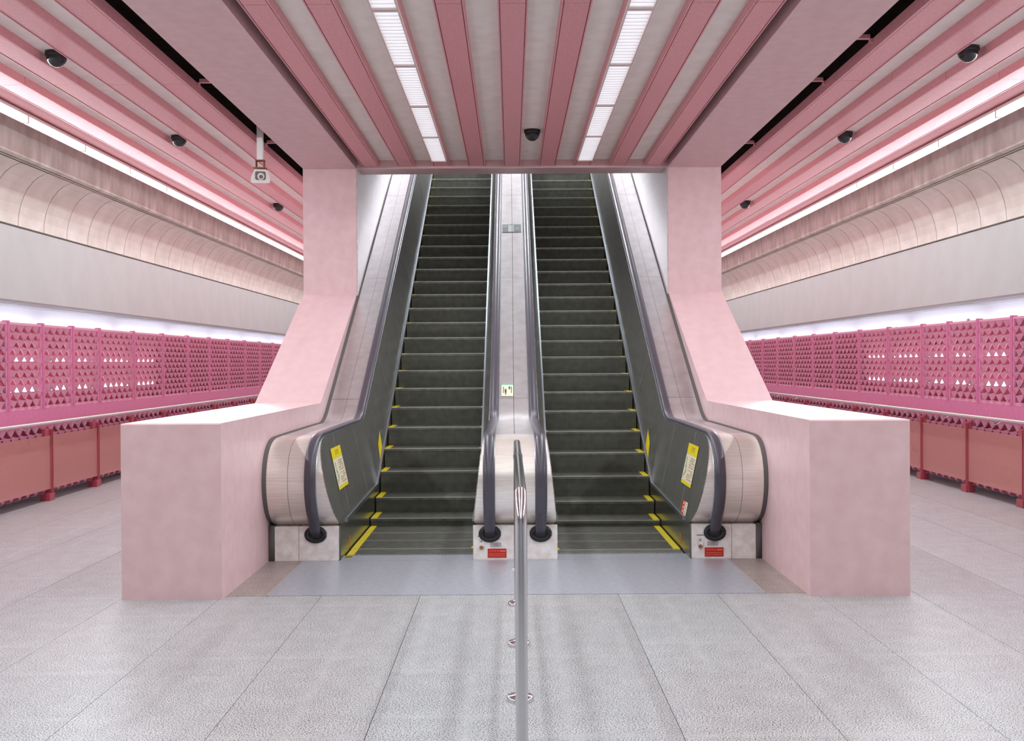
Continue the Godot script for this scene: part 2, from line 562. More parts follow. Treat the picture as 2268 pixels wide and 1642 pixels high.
func build_side_walls() -> void:
	for s in [-1, 1]:
		var w := base("wall_left" if s < 0 else "wall_right", Vector3(s * 5.8, 0, 0), "", "", "", "structure")
		var bk := geo()
		box(bk, Vector3(s * 5.78, -0.1, -NEAR), Vector3(s * 6.1, ROOF, -FAR))
		part(w, "back_wall", bk, M.recess_white)
		# fascia beam below the strip lights
		var f := geo()
		prism_z(f, [Vector2(s * 4.885, 4.06), Vector2(s * 4.905, 3.62), Vector2(s * 4.93, 3.60), Vector2(s * 5.6, 3.60), Vector2(s * 5.6, 4.06)], -NEAR, -FAR)
		part(w, "fascia", f, M.fascia_concrete)
		var lip := geo()
		box(lip, Vector3(s * 4.975, 3.585, -NEAR), Vector3(s * 5.0, 3.60, -FAR))
		part(w, "recessed_ledge", lip, M.cove_concrete)
		# curved cove panels
		var prof := []
		for i in 9:
			var a := i / 8.0 * PI / 2
			prof.append(Vector2(4.93 + 0.37 * (1.0 - pow(1.0 - sin(a), 1.0)) , 3.585 - 0.555 * (1.0 - cos(a))))
		# concave: steep at the foot, leaning in at the top
		prof = []
		for i in 9:
			var a := i / 8.0 * PI / 2
			prof.append(Vector2(4.935 + 0.365 * sin(a), 3.585 - 0.56 * (1.0 - cos(a))))
		var poly := []
		for p in prof: poly.append(Vector2(s * p.x, p.y))
		poly.append(Vector2(s * 5.45, 3.025))
		poly.append(Vector2(s * 5.45, 3.585))
		var m: ArrayMesh = null
		var d := 5.14
		while d < FAR - 0.7:
			if m == null:
				var g := geo()
				prism_z(g, poly, -0.009, -0.611)
				m = finish(g)
			put(w, "cove_panel", m, M.cove_concrete, Vector3(-s * 5.8, 0, -d))
			d += 0.62
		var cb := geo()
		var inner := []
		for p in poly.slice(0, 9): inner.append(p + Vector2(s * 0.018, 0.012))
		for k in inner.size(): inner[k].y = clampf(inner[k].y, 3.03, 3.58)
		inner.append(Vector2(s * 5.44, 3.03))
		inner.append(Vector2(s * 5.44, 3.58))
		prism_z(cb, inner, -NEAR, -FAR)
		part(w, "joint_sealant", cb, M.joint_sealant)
		var gr := geo()
		box(gr, Vector3(s * 5.37, 3.0, -NEAR), Vector3(s * 5.6, 3.024, -FAR))
		part(w, "recessed_ledge", gr, M.cove_concrete)
		# pale upper wall and the recess below it
		var u := geo()
		prism_z(u, [Vector2(s * 5.295, 3.0), Vector2(s * 5.30, 2.225), Vector2(s * 5.315, 2.205), Vector2(s * 5.78, 2.205), Vector2(s * 5.78, 3.0)], -NEAR, -FAR)
		part(w, "upper_wall", u, M.pale_wall)

# ---------------------------------------------------------------- lattice screens
func lattice(x0: float, x1: float, y0: float, y1: float, cols: int, rows: int) -> ArrayMesh:
	# a pressed sheet in the plane z = 0 facing +z: diagonal bars, an open triangle in the upper half of every diamond, a curled tongue in the lower half
	var st := geo()
	var hw := (x1 - x0) / cols / 2
	var hh := (y1 - y0) / (rows + 1)
	var cl := func(x: float, y: float, z: float) -> Vector3: return Vector3(clampf(x, x0, x1), clampf(y, y0, y1), z)
	var b := 0.011
	for r in range(-1, rows + 1):
		var cy := y0 + hh * (r + 1)
		var odd := posmod(r, 2)
		for c in range(0, cols + odd):
			var cx := x0 + hw * (2 * c + (0 if odd else 1))
			# the bars from the top corner down to the side corners
			for s in [-1, 1]:
				var top := Vector2(cx, cy + hh)
				var side := Vector2(cx + s * hw, cy)
				quad(st, cl.call(top.x - s * b, top.y, 0.0), cl.call(top.x + s * b, top.y, 0.0), cl.call(side.x + s * b, side.y, 0.0), cl.call(side.x - s * b, side.y, 0.0))
				quad(st, cl.call(top.x - s * b, top.y, 0.0), cl.call(side.x - s * b, side.y, 0.0), cl.call(side.x - s * b, side.y, -0.014), cl.call(top.x - s * b, top.y, -0.014))
			# the tongue: hangs from the bottom corner, its upper edge curled out
			var n := 4
			var lip := []
			var mid := []
			for k in n + 1:
				var t := -1.0 + 2.0 * k / n
				var bulge := 0.030 * (1.0 - t * t)
				lip.append(cl.call(cx + t * hw * 0.93, cy + 0.012 - 0.016 * (1.0 - t * t), bulge))
				mid.append(cl.call(cx + t * hw * 0.5, cy - hh * 0.46, 0.012 * (1.0 - t * t) + 0.002))
			var foot = cl.call(cx, cy - hh, 0.0)
			st.set_smooth_group(r * 100 + c + 1000)
			for k in n:
				quad(st, lip[k], lip[k + 1], mid[k + 1], mid[k])
				tri(st, mid[k], mid[k + 1], foot)
			st.set_smooth_group(-1)
	return finish(st)

func sheet_turn(s: int) -> Basis:
	# the sheet's +z faces the aisle: the wall at x = s * 5.3 faces -s
	return Basis(Vector3.UP, -s * PI / 2)

var screen_meshes := {}
func screen_panel(s: int, d0: float, d1: float, wide: bool) -> void:
	var w := d1 - d0
	var at := Vector3(s * 5.30, 1.05, -(d0 + d1) / 2)
	var lab: String = "wide pink screen, six columns of diamond holes, in " + AISLE[s] if wide else "narrow pink screen, four columns of diamond holes, in " + AISLE[s]
	var o := base("screen_panel", at, lab, "screen", "wide diamond screens in " + AISLE[s] if wide else "narrow diamond screens in " + AISLE[s])
	o.basis = sheet_turn(s)
	var key := "w%d" % roundi(w * 100)
	if not screen_meshes.has(key):
		var iw := w / 2 - 0.045
		screen_meshes[key] = lattice(-iw, iw, 0.025, 0.91, 6 if wide else 4, 10)
		var f := geo()
		var e := w / 2 - 0.022
		box(f, Vector3(-e, 0.0, -0.03), Vector3(e, 0.026, 0.012))
		box(f, Vector3(-e, 0.909, -0.03), Vector3(e, 0.935, 0.012))
		for q in [-1, 1]:
			box(f, Vector3(q * e, 0.0, -0.03), Vector3(q * (e - 0.024), 0.935, 0.012))
		screen_meshes[key + "f"] = finish(f)
		var p := geo()
		box(p, Vector3(w / 2 - 0.0215, 0.0, -0.04), Vector3(w / 2 - 0.003, 0.95, 0.026))
		screen_meshes[key + "p"] = finish(p)
		var k := geo()
		box(k, Vector3(-w / 2, -0.02, -0.125), Vector3(w / 2, 0.93, -0.115))
		screen_meshes[key + "k"] = finish(k)
	put(o, "lattice_sheet", screen_meshes[key], M.screen_pink)
	put(o, "frame", screen_meshes[key + "f"], M.screen_pink)
	put(o, "post", screen_meshes[key + "p"], M.band_pink)
	put(o, "post", screen_meshes[key + "p"], M.band_pink, Vector3(-w + 0.0245, 0, 0))
	put(o, "backing", screen_meshes[key + "k"], M.screen_back)

func lower_bay(s: int, d0: float, d1: float) -> void:
	var w := d1 - d0
	var o := base("guard_panel", Vector3(s * 5.30, 0, -(d0 + d1) / 2), "reddish translucent guard pane below the rail of " + AISLE[s], "guard panel", "guard panes of " + AISLE[s])
	o.basis = sheet_turn(s)
	if not screen_meshes.has("lower"):
		screen_meshes.lower = lattice(-w / 2, w / 2, 0.085, 0.85, 7, 8)
		var p := geo()
		box(p, Vector3(-w / 2 + 0.004, 0.13, 0.052), Vector3(w / 2 - 0.052, 0.735, 0.060))
		screen_meshes.pane = finish(p)
		var q := geo()
		for e in [-1, 1]:
			box(q, Vector3(w / 2 - 0.034 + e * 0.017, 0.07, 0.002), Vector3(w / 2 - 0.018 + e * 0.017, 0.80, 0.072))
		box(q, Vector3(w / 2 - 0.045, 0.07, 0.002), Vector3(w / 2 - 0.008, 0.80, 0.05))
		screen_meshes.lpost = finish(q)
		var f := geo()
		box(f, Vector3(w / 2 - 0.14, 0.0, -0.02), Vector3(w / 2 + 0.0, 0.085, 0.085))
		screen_meshes.foot = finish(f)
		var h := geo()
		box(h, Vector3(w / 2 - 0.16, 0.735, 0.0), Vector3(w / 2 - 0.005, 0.81, 0.05))
		screen_meshes.block = finish(h)
		var k := geo()
		box(k, Vector3(-w / 2, 0.06, -0.125), Vector3(w / 2, 0.90, -0.115))
		screen_meshes.lback = finish(k)
	put(o, "lattice_sheet", screen_meshes.lower, M.screen_pink)
	put(o, "pane", screen_meshes.pane, M.red_pane)
	put(o, "post", screen_meshes.lpost, M.post_red)
	put(o, "foot", screen_meshes.foot, M.post_red)
	put(o, "bracket", screen_meshes.block, M.post_red)
	put(o, "backing", screen_meshes.lback, M.screen_back)

func lit_tube(at: Vector3, length: float, r: float, label: String, group: String) -> void:
	var o := base("lamp_or_glint_tube", at, label, "lamp", group)
	var g := geo(true)
	tube(g, [at + Vector3(0, 0, length / 2 - 0.03), at + Vector3(0, 0, -length / 2 + 0.03)], r, 10)
	part(o, "glowing_tube", g, M.tube_glow)
	for e in [-1, 1]:
		var c := geo(true)
		tube(c, [at + Vector3(0, 0, e * (length / 2 - 0.03)), at + Vector3(0, 0, e * length / 2)], r * 1.15, 10)
		part(o, "end_cap", c, M.white_plastic)

func build_screens() -> void:
	for s in [-1, 1]:
		var shift := 0.0 if s < 0 else 0.14
		var cuts := [7.78, 8.60, 9.42, 10.24, 11.06, 11.88, 12.70, 13.52]
		while cuts[-1] < 27.5: cuts.append(cuts[-1] + 1.235)
		for i in cuts.size() - 1:
			screen_panel(s, cuts[i] + shift, cuts[i + 1] + shift, i >= 7)
		var d := 7.95 + (0.0 if s < 0 else 0.17)
		while d < 27.0:
			lower_bay(s, d, d + 1.35)
			d += 1.35
		# band between upper and lower screens
		var b := geo()
		bevel_box(b, Vector3(5.283 if s > 0 else -5.34, 0.835, -7.5), Vector3(5.34 if s > 0 else -5.283, 1.052, -28.0), 0.004)
		single("wall_band", b, M.band_pink, "long flat pink metal band behind the wall rail, " + ("beside the aisle with the hanging camera" if s < 0 else "beside the aisle without a hanging camera"), "band")
		# rail
		var o := base("wall_rail", Vector3(s * 5.2, 0.885, -7.5), "slim pale steel rail along the lattice wall, " + ("in the aisle with the hanging camera" if s < 0 else "in the aisle without a hanging camera"), "rail")
		var r := geo(true)
		tube(r, [Vector3(s * 5.20, 0.885, -7.5), Vector3(s * 5.20, 0.885, -28.0)], 0.019, 12)
		part(o, "rail_tube", r, M.wall_rail_steel)
		d = 8.62 + shift
		while d < 27.0:
			var k := geo(true)
			tube(k, [Vector3(s * 5.20, 0.87, -d), Vector3(s * 5.20, 0.835, -d), Vector3(s * 5.22, 0.815, -d), Vector3(s * 5.29, 0.85, -d)], 0.006, 6)
			part(o, "bracket", k, M.wall_rail_steel)
			d += 1.35
		# recess tubes above the screens; added tubes behind near screens stand in for glints
		d = 8.0
		while d < 27.0:
			lit_tube(Vector3(s * 5.56, 2.015 if (s > 0 and d < 14.0) else 1.985, -d - 1.2), 2.4, 0.016, "bare fluorescent tube in the white recess above the diamond screens", "tubes above the diamond screens")
			area_light(get_child(get_child_count() - 1), Vector3(s * 5.575, 2.04, -d - 1.2), Vector2(2.3, 0.03), COVE_COLOR, 0.20)
			var cl: AreaLight3D = get_child(get_child_count() - 1).get_child(-1)
			cl.global_position = Vector3(s * 5.58, 2.0, -d - 1.2)
			cl.basis = Basis.looking_at(Vector3(s, 0.25, 0).normalized(), Vector3.UP)
			d += 2.44
		d = 11.0 + shift
		var last := 15.6 if s < 0 else 15.3
		while d < last:
			for y in [1.60, 1.265]:
				lit_tube(Vector3(s * 5.372, y, -d - 0.58), 1.16, 0.03, "added glowing tube behind a pink screen, stands in for glints on its diamonds", "added glint tubes behind the diamond screens")
			d += 1.2

# ---------------------------------------------------------------- escalators
var path := []        # top line of the balustrade in (depth, y), from the foot of the newel up
func trim_y(d: float) -> float:
	if d < 10.4: return lerpf(0.27, 0.33, clampf((d - 8.2) / 2.2, 0, 1))
	return 0.33 + 0.5774 * (d - 10.4)

func deck_y(d: float) -> float:
	if d < 8.45: return 0.95
	for i in path.size() - 1:
		if path[i].x >= 8.45 and d >= path[i].x and d <= path[i + 1].x:
			return lerpf(path[i].y, path[i + 1].y, (d - path[i].x) / maxf(1e-6, path[i + 1].x - path[i].x))
	return path[-1].y

func top_y(d: float) -> float:
	return 0.95 if d < 8.5 else deck_y(d)

func nose(t: float) -> Vector2:
	var list := [Vector2(8.68, 0.004), Vector2(9.08, 0.004), Vector2(9.48, 0.006), Vector2(9.88, 0.078), Vector2(10.26, 0.225), Vector2(10.63, 0.443)]
	# index 5 is step 0
	var k := t + 5.0
	if k >= 5.0: return Vector2(10.63 + 0.3464 * t, 0.443 + 0.2 * t)
	if k < 0.0: return Vector2(8.68 + 0.4 * k, 0.004)
	var i := int(floor(k))
	return list[i].lerp(list[i + 1], k - i)

func step_meshes() -> Dictionary:
	var r := {}
	var hw := 0.505
	# corrugated tread and riser
	var tr := geo()
	var n := 112
	var pitch := 2 * hw / n
	for k in n:
		var x := -hw + k * pitch
		quad(tr, Vector3(x, 0, 0), Vector3(x, 0, -0.402), Vector3(x + pitch * 0.55, 0, -0.402), Vector3(x + pitch * 0.55, 0, 0))
		quad(tr, Vector3(x + pitch * 0.55, -0.006, 0), Vector3(x + pitch * 0.55, -0.006, -0.402), Vector3(x + pitch, -0.006, -0.402), Vector3(x + pitch, -0.006, 0))
	box(tr, Vector3(-hw, -0.03, -0.402), Vector3(hw, -0.0065, -0.002))
	r.tread = finish(tr)
	var ri := geo()
	for k in n:
		var x := -hw + k * pitch
		var c := x + pitch * 0.5
		for j in 4:
			var a := j / 4.0
			var b := (j + 1) / 4.0
			var za := -0.004 - 0.020 * a * a
			var zb := -0.004 - 0.020 * b * b
			var ya := -0.006 - 0.225 * a
			var yb := -0.006 - 0.225 * b
			quad(ri, Vector3(x, ya, za - 0.004), Vector3(c, ya, za), Vector3(c, yb, zb), Vector3(x, yb, zb - 0.004))
			quad(ri, Vector3(c, ya, za), Vector3(x + pitch, ya, za - 0.004), Vector3(x + pitch, yb, zb - 0.004), Vector3(c, yb, zb))
	r.riser = finish(ri)
	var no := geo()
	for k in n:
		var x := -hw + k * pitch
		box(no, Vector3(x, -0.008, -0.007), Vector3(x + pitch * 0.55, 0.0015, 0.0015))
	r.nosing = finish(no)
	var ye := geo()
	box(ye, Vector3(-0.0275, -0.008, -0.395), Vector3(0.0275, 0.0025, 0.0))
	r.mark = finish(ye)
	var yt := geo()
	box(yt, Vector3(-0.011, -0.008, -0.07), Vector3(0.011, 0.002, 0.0))
	r.thin_mark = finish(yt)
	return r

func rounded_section(hw: float, th: float) -> Array:
	return [Vector2(-hw * 0.8, 0.0), Vector2(-hw, th * 0.3), Vector2(-hw * 0.96, th * 0.75), Vector2(-hw * 0.7, th), Vector2(hw * 0.7, th), Vector2(hw * 0.96, th * 0.75), Vector2(hw, th * 0.3), Vector2(hw * 0.8, 0.0)]

func lean(xb: float, xt: float, d: float, y: float) -> float:
	var t0 := trim_y(d)
	return lerpf(xb, xt, clampf((y - t0) / maxf(0.05, top_y(d) - t0), 0.0, 1.0))

func balustrade(o: Node3D, s: int, xb: float, xt: float, xo: float, xh: float, which: String) -> void:
	# xb foot of the inner panel, xt its top, xo the far side of the deck, xh the handrail
	var drum := []
	var deck := []
	for p in path:
		if p.x <= 8.56 : drum.append(p)
		if p.x >= 8.54: deck.append(p)
	drum.append(deck[0])
	# drum cover in two sheets with a seam, then the deck
	var xm := (xt + xo) / 2 + (0.02 if xo > 1.0 else 0.0)
	var cover := geo(true)
	var a := []
	var b := []
	for p in drum:
		a.append(Vector3(s * lerpf(xb, xt, clampf((p.y - 0.27) / 0.68, 0, 1)), p.y, -p.x))
		b.append(Vector3(s * (xm if xo > 1.0 else xo), p.y, -p.x))
	ribbon(cover, a, b)
	part(o, "newel_cover", cover, M.brushed_steel)
	if xo > 1.0:
		var c2 := geo(true)
		var c := []
		var e := []
		for p in drum:
			c.append(Vector3(s * (xm + 0.003), p.y - 0.001, -p.x - 0.001))
			e.append(Vector3(s * (xo - 0.012), p.y - 0.001, -p.x - 0.001))
		ribbon(c2, c, e)
		part(o, "newel_cover", c2, M.brushed_steel)
	# deck sheets along the top
	var cut := [8.54, 10.9, 13.4, 15.9, 18.4, 20.3]
	for i in cut.size() - 1:
		var l := geo(true)
		var p0 := []
		var p1 := []
		var p2 := []
		var ds := [cut[i] + 0.002]
		for p in deck:
			if p.x > cut[i] + 0.01 and p.x < cut[i + 1] - 0.01: ds.append(p.x)
		ds.append(cut[i + 1] - 0.002)
		for d in ds:
			var y := deck_y(d)
			p0.append(Vector3(s * xt, y, -d))
			p1.append(Vector3(s * (xm if xo > 1.0 else (xo + 0.002)), y, -d))
			p2.append(Vector3(s * (xo - 0.012), y - 0.001, -d))
		ribbon(l, p0, p1)
		part(o, "deck_sheet", l, M.deck_steel)
		if xo > 1.0:
			var l2 := geo(true)
			for k in p1.size(): p1[k] = p1[k] + Vector3(s * 0.003, -0.001, 0)
			ribbon(l2, p1, p2)
			part(o, "deck_sheet", l2, M.deck_steel)
	# dark core below the sheets, shows in the seams
	var core := geo()
	var cp := []
	for p in path:
		var q := Vector2(p.x, p.y - 0.005)
		if p.x < 8.6: q = p + (Vector2(8.5, 0.62) - p).normalized() * 0.012
		cp.append(q)
	var outline := cp.duplicate()
	outline.append(Vector2(20.3, trim_y(20.3) - 0.3))
	outline.append(Vector2(10.5, 0.05))
	outline.append(Vector2(8.26, 0.05))
	prism_x(core, outline, s * (minf(xt, xo) + 0.02 if xo > 1.0 else 0.002), s * (xo - 0.006 if xo > 1.0 else xt - 0.02))
	part(o, "core", core, M.sealant)
	# sealant line against the plinth
	if xo > 1.0:
		var se := geo(true)
		var q0 := []
		var q1 := []
		for p in path:
			q0.append(Vector3(s * (xo - 0.013), p.y + 0.001, -p.x + 0.002))
			q1.append(Vector3(s * (xo + 0.022), p.y + 0.006, -p.x + 0.006))
		ribbon(se, q0, q1)
		box(se, Vector3(s * (xo - 0.025), 0.0, -8.165), Vector3(s * (xo + 0.021), 0.275, -8.2))
		part(o, "sealant", se, M.sealant)
	# inner panels
	var cuts := [8.7, 9.8, 10.45, 11.7, 12.95, 14.2, 15.45, 16.7, 17.95, 19.2, 20.3]
	var edges := []
	var front := []
	for p in drum:
		if p.x < 8.7: front.append(p)
	front.append(Vector2(8.697, 0.95))
	front.append(Vector2(8.697, trim_y(8.697)))
	edges.append(front)
	for i in cuts.size() - 1:
		var e := [Vector2(cuts[i] + 0.003, trim_y(cuts[i] + 0.003))]
		for p in deck:
			if p.x > cuts[i] + 0.02 and p.x < cuts[i + 1] - 0.02: e.append(p)
		e.insert(1, Vector2(cuts[i] + 0.003, deck_y(cuts[i] + 0.003)))
		e.append(Vector2(cuts[i + 1] - 0.003, deck_y(cuts[i + 1] - 0.003)))
		e.append(Vector2(cuts[i + 1] - 0.003, trim_y(cuts[i + 1] - 0.003)))
		if cuts[i] < 10.4 and cuts[i + 1] > 10.41: e.append(Vector2(10.4, trim_y(10.4)))
		edges.append(e)
	for e in edges:
		var g := geo()
		var f := func(q: Vector2): return Vector3(s * lean(xb, xt, q.x, q.y), q.y, -q.x)
		var h := func(q: Vector2): return Vector3(s * (lean(xb, xt, q.x, q.y) + (0.006 if xo > 1.0 else -0.006)), q.y, -q.x)
		prism(g, e, f, h, true)
		part(o, "inner_panel", g, M.inner_panel)
	# bright joint strips between the panels
	for d in cuts.slice(0, 10):
		var g := geo()
		var q := -0.0015 if xo > 1.0 else 0.0015
		quad(g, Vector3(s * (lean(xb, xt, d, trim_y(d)) + q), trim_y(d), -d + 0.005), Vector3(s * (xt + q), deck_y(d), -d + 0.005), Vector3(s * (xt + q), deck_y(d), -d - 0.005), Vector3(s * (lean(xb, xt, d, trim_y(d)) + q), trim_y(d), -d - 0.005))
		part(o, "joint_strip", g, M.brushed_steel)
	# skirt and its trim
	var sk := geo()
	var xs := xb
	var w := 0.02 if xo > 1.0 else -0.02
	prism_x(sk, [Vector2(8.2, -0.05), Vector2(8.2, trim_y(8.2)), Vector2(10.4, trim_y(10.4)), Vector2(20.3, trim_y(20.3)), Vector2(20.3, trim_y(20.3) - 0.5), Vector2(10.6, -0.05)], s * xs, s * (xs + w))
	part(o, "skirt", sk, M.skirt)
	var tm := geo()
	prism_x(tm, [Vector2(8.45, trim_y(8.45) - 0.018), Vector2(8.45, trim_y(8.45) + 0.014), Vector2(10.39, trim_y(10.4) + 0.016), Vector2(20.3, trim_y(20.3) + 0.018), Vector2(20.3, trim_y(20.3) - 0.018), Vector2(10.41, trim_y(10.4) - 0.018)], s * (xs - w * 0.7), s * (xs + w * 0.2))
	part(o, "skirt_trim", tm, M.trim_steel)
	# handrail: from the inlet round the newel and up
	var hp := [Vector2(8.30, 0.155), Vector2(8.20, 0.20), Vector2(8.14, 0.27)]
	for p in path:
		if p.y > 0.33: hp.append(p)
	var hr := geo(true)
	sweep(hr, hp, rounded_section(0.042, 0.034), s * xh)
	part(o, "handrail", hr, M.rubber)
	var gd := geo(true)
	sweep(gd, path, [Vector2(-0.046, 0.0), Vector2(-0.046, 0.008), Vector2(0.046, 0.008), Vector2(0.046, 0.0)], s * xh)
	part(o, "handrail_guide", gd, M.trim_steel)
	# newel base
	var x0 := 0.0 if xo < 1.0 else xb + 0.012
	var x1 := xb if xo < 1.0 else xo - 0.026
	var seam := (x0 + x1) / 2 + 0.06
	var cutsx := [x0 + 0.001, x1] if xo < 1.0 else [x0, seam, x1]
	for i in cutsx.size() - 1:
		var g := geo()
		var lo: float = minf(s * (cutsx[i] + 0.0015), s * (cutsx[i + 1] - 0.0015))
		var hi: float = maxf(s * (cutsx[i] + 0.0015), s * (cutsx[i + 1] - 0.0015))
		prism(g, chamfered(lo, 0.0, hi, 0.268, 0.004), func(q: Vector2): return Vector3(q.x, q.y, -8.6), func(q: Vector2): return Vector3(q.x, q.y, -8.17), true)
		part(o, "newel_base", g, M.box_plate)
	# rubber boot round the handrail inlet
	var bt := geo(true)
	var ring := []
	for k in 25:
		var t := TAU * k / 24
		ring.append(Vector3(s * xh + 0.068 * cos(t), 0.205 + 0.048 * sin(t), -8.165))
	tube(bt, ring, 0.02, 8, false)
	st_disc(bt, Vector3(s * xh, 0.205, -8.162), 0.07, 0.05)
	part(o, "inlet_boot", bt, M.boot_rubber)

func st_disc(st: SurfaceTool, at: Vector3, rx: float, ry: float) -> void:
	st.set_smooth_group(-1)
	for k in 24:
		var a := TAU * k / 24
		var b := TAU * (k + 1) / 24
		tri(st, at, at + Vector3(rx * cos(b), ry * sin(b), 0), at + Vector3(rx * cos(a), ry * sin(a), 0))

func build_path() -> void:
	var ctl := [Vector2(8.24, 0.27), Vector2(8.06, 0.36), Vector2(7.96, 0.53), Vector2(7.955, 0.70), Vector2(8.04, 0.86), Vector2(8.22, 0.945), Vector2(8.5, 0.95), Vector2(8.9, 0.95), Vector2(10.1, 0.95), Vector2(10.52, 0.942), Vector2(10.95, 1.19)]
	path = chaikin(ctl, 2)
	path.append(Vector2(20.3, 1.19 + 0.5774 * (20.3 - 10.95)))

func build_escalators() -> void:
	var sm := step_meshes()
	for s in [-1, 1]:
		var lab := "dark escalator with steel newel, key switch and red notice on the shared middle newel" if s < 0 else "dark escalator with red notice and key switch on its outer newel beside the pink plinth"
		var o := base("escalator", Vector3(s * 0.95, 0, -8.2), lab, "escalator", "pair of escalators")
		balustrade(o, s, 1.355, 1.50, 1.89, 1.545, "outer")
		balustrade(o, s, 0.328, 0.25, 0.0, 0.197, "inner")
		# steps
		var phase := 0.0 if s < 0 else -0.24
		for k in range(-6, 28):
			var p := nose(k + phase)
			if p.x < 8.2: continue
			if p.x < 8.42: p.y = 0.0
			var q := nose(k + phase + 1)
			var root := Vector3(s * 0.8415, p.y, -p.x)
			var st := put(o, "step", sm.tread, M.step_metal, root - o.position)
			put(st, "riser", sm.riser, M.step_metal)
			put(st, "nosing", sm.nosing, M.nosing)
			put(st, "side_marking", sm.mark, M.yellow, Vector3(s * 0.474, 0, 0))
			put(st, "side_marking", sm.thin_mark, M.yellow, Vector3(-s * 0.492, 0, 0))
		# comb plate in front of the first flat step
		var cb := geo()
		box(cb, Vector3(s * 0.33, -0.02, -8.167), Vector3(s * 1.36, 0.0025, -8.385))
		for k in 56:
			var x := 0.34 + k * 0.018
			box(cb, Vector3(s * x, -0.01, -8.385), Vector3(s * (x + 0.006), 0.005, -8.42))
		part(o, "comb", cb, M.plate_steel)
		var us := geo()
		box(us, Vector3(s * 0.336, -0.012, -8.385), Vector3(s * 1.347, -0.004, -8.75))
		part(o, "under_plate", us, M.step_metal)
		escalator_marks(o, s)
	# steel landing plate shared by both
	var lp := base("landing_plate", Vector3(0, 0, -7.6), "wide grey steel floor plate in front of the escalators", "floor plate")
	var g := geo()
	box(g, Vector3(-1.643, -0.03, -6.945), Vector3(1.643, 0.002, -8.165))
	part(lp, "plate", g, M.plate_steel)
	var e := geo()
	for s in [-1, 1]:
		box(e, Vector3(s * 1.638, -0.01, -6.945), Vector3(s * 1.646, 0.003, -8.165))
	part(lp, "edge_trim", e, M.plaque_grey)

func notice_image() -> Image:
	# yellow header with dark characters, pale body with a figure column and red and black text columns, yellow foot
	var im := Image.create(192, 128, false, Image.FORMAT_RGB8)
	im.fill(Color8(226, 222, 190))
	im.fill_rect(Rect2i(0, 0, 192, 34), Color8(232, 210, 10))
	im.fill_rect(Rect2i(0, 118, 192, 10), Color8(232, 210, 10))
	var rng := RandomNumberGenerator.new()
	rng.seed = 77
	for k in 3:
		var x := 72 + k * 24
		for j in 4:
			im.fill_rect(Rect2i(x + rng.randi_range(0, 6), 9 + j * 4, rng.randi_range(6, 13), 2), Color8(70, 62, 20))
		im.fill_rect(Rect2i(x + 6, 8, 2, 16), Color8(70, 62, 20))
	# figure on a moving stair
	im.fill_rect(Rect2i(24, 44, 8, 8), Color8(40, 40, 38))
	im.fill_rect(Rect2i(26, 52, 6, 24), Color8(40, 40, 38))
	im.fill_rect(Rect2i(34, 70, 8, 24), Color8(70, 110, 100))
	for k in 5:
		im.fill_rect(Rect2i(14 + k * 9, 104 - k * 5, 10, 3), Color8(120, 110, 90))
		im.fill_rect(Rect2i(14 + k * 9, 104 - k * 5, 2, 8), Color8(120, 110, 90))
	im.fill_rect(Rect2i(16, 96, 10, 6), Color8(200, 110, 70))
	for block in [[84, 42, 5], [84, 80, 5]]:
		for j in block[2]:
			for k in 8:
				if rng.randf() < 0.82:
					im.fill_rect(Rect2i(block[0] + k * 12, block[1] + j * 7, rng.randi_range(4, 9), 4), Color8(196, 96, 76) if (j + k) % 3 else Color8(90, 70, 56))
	return im

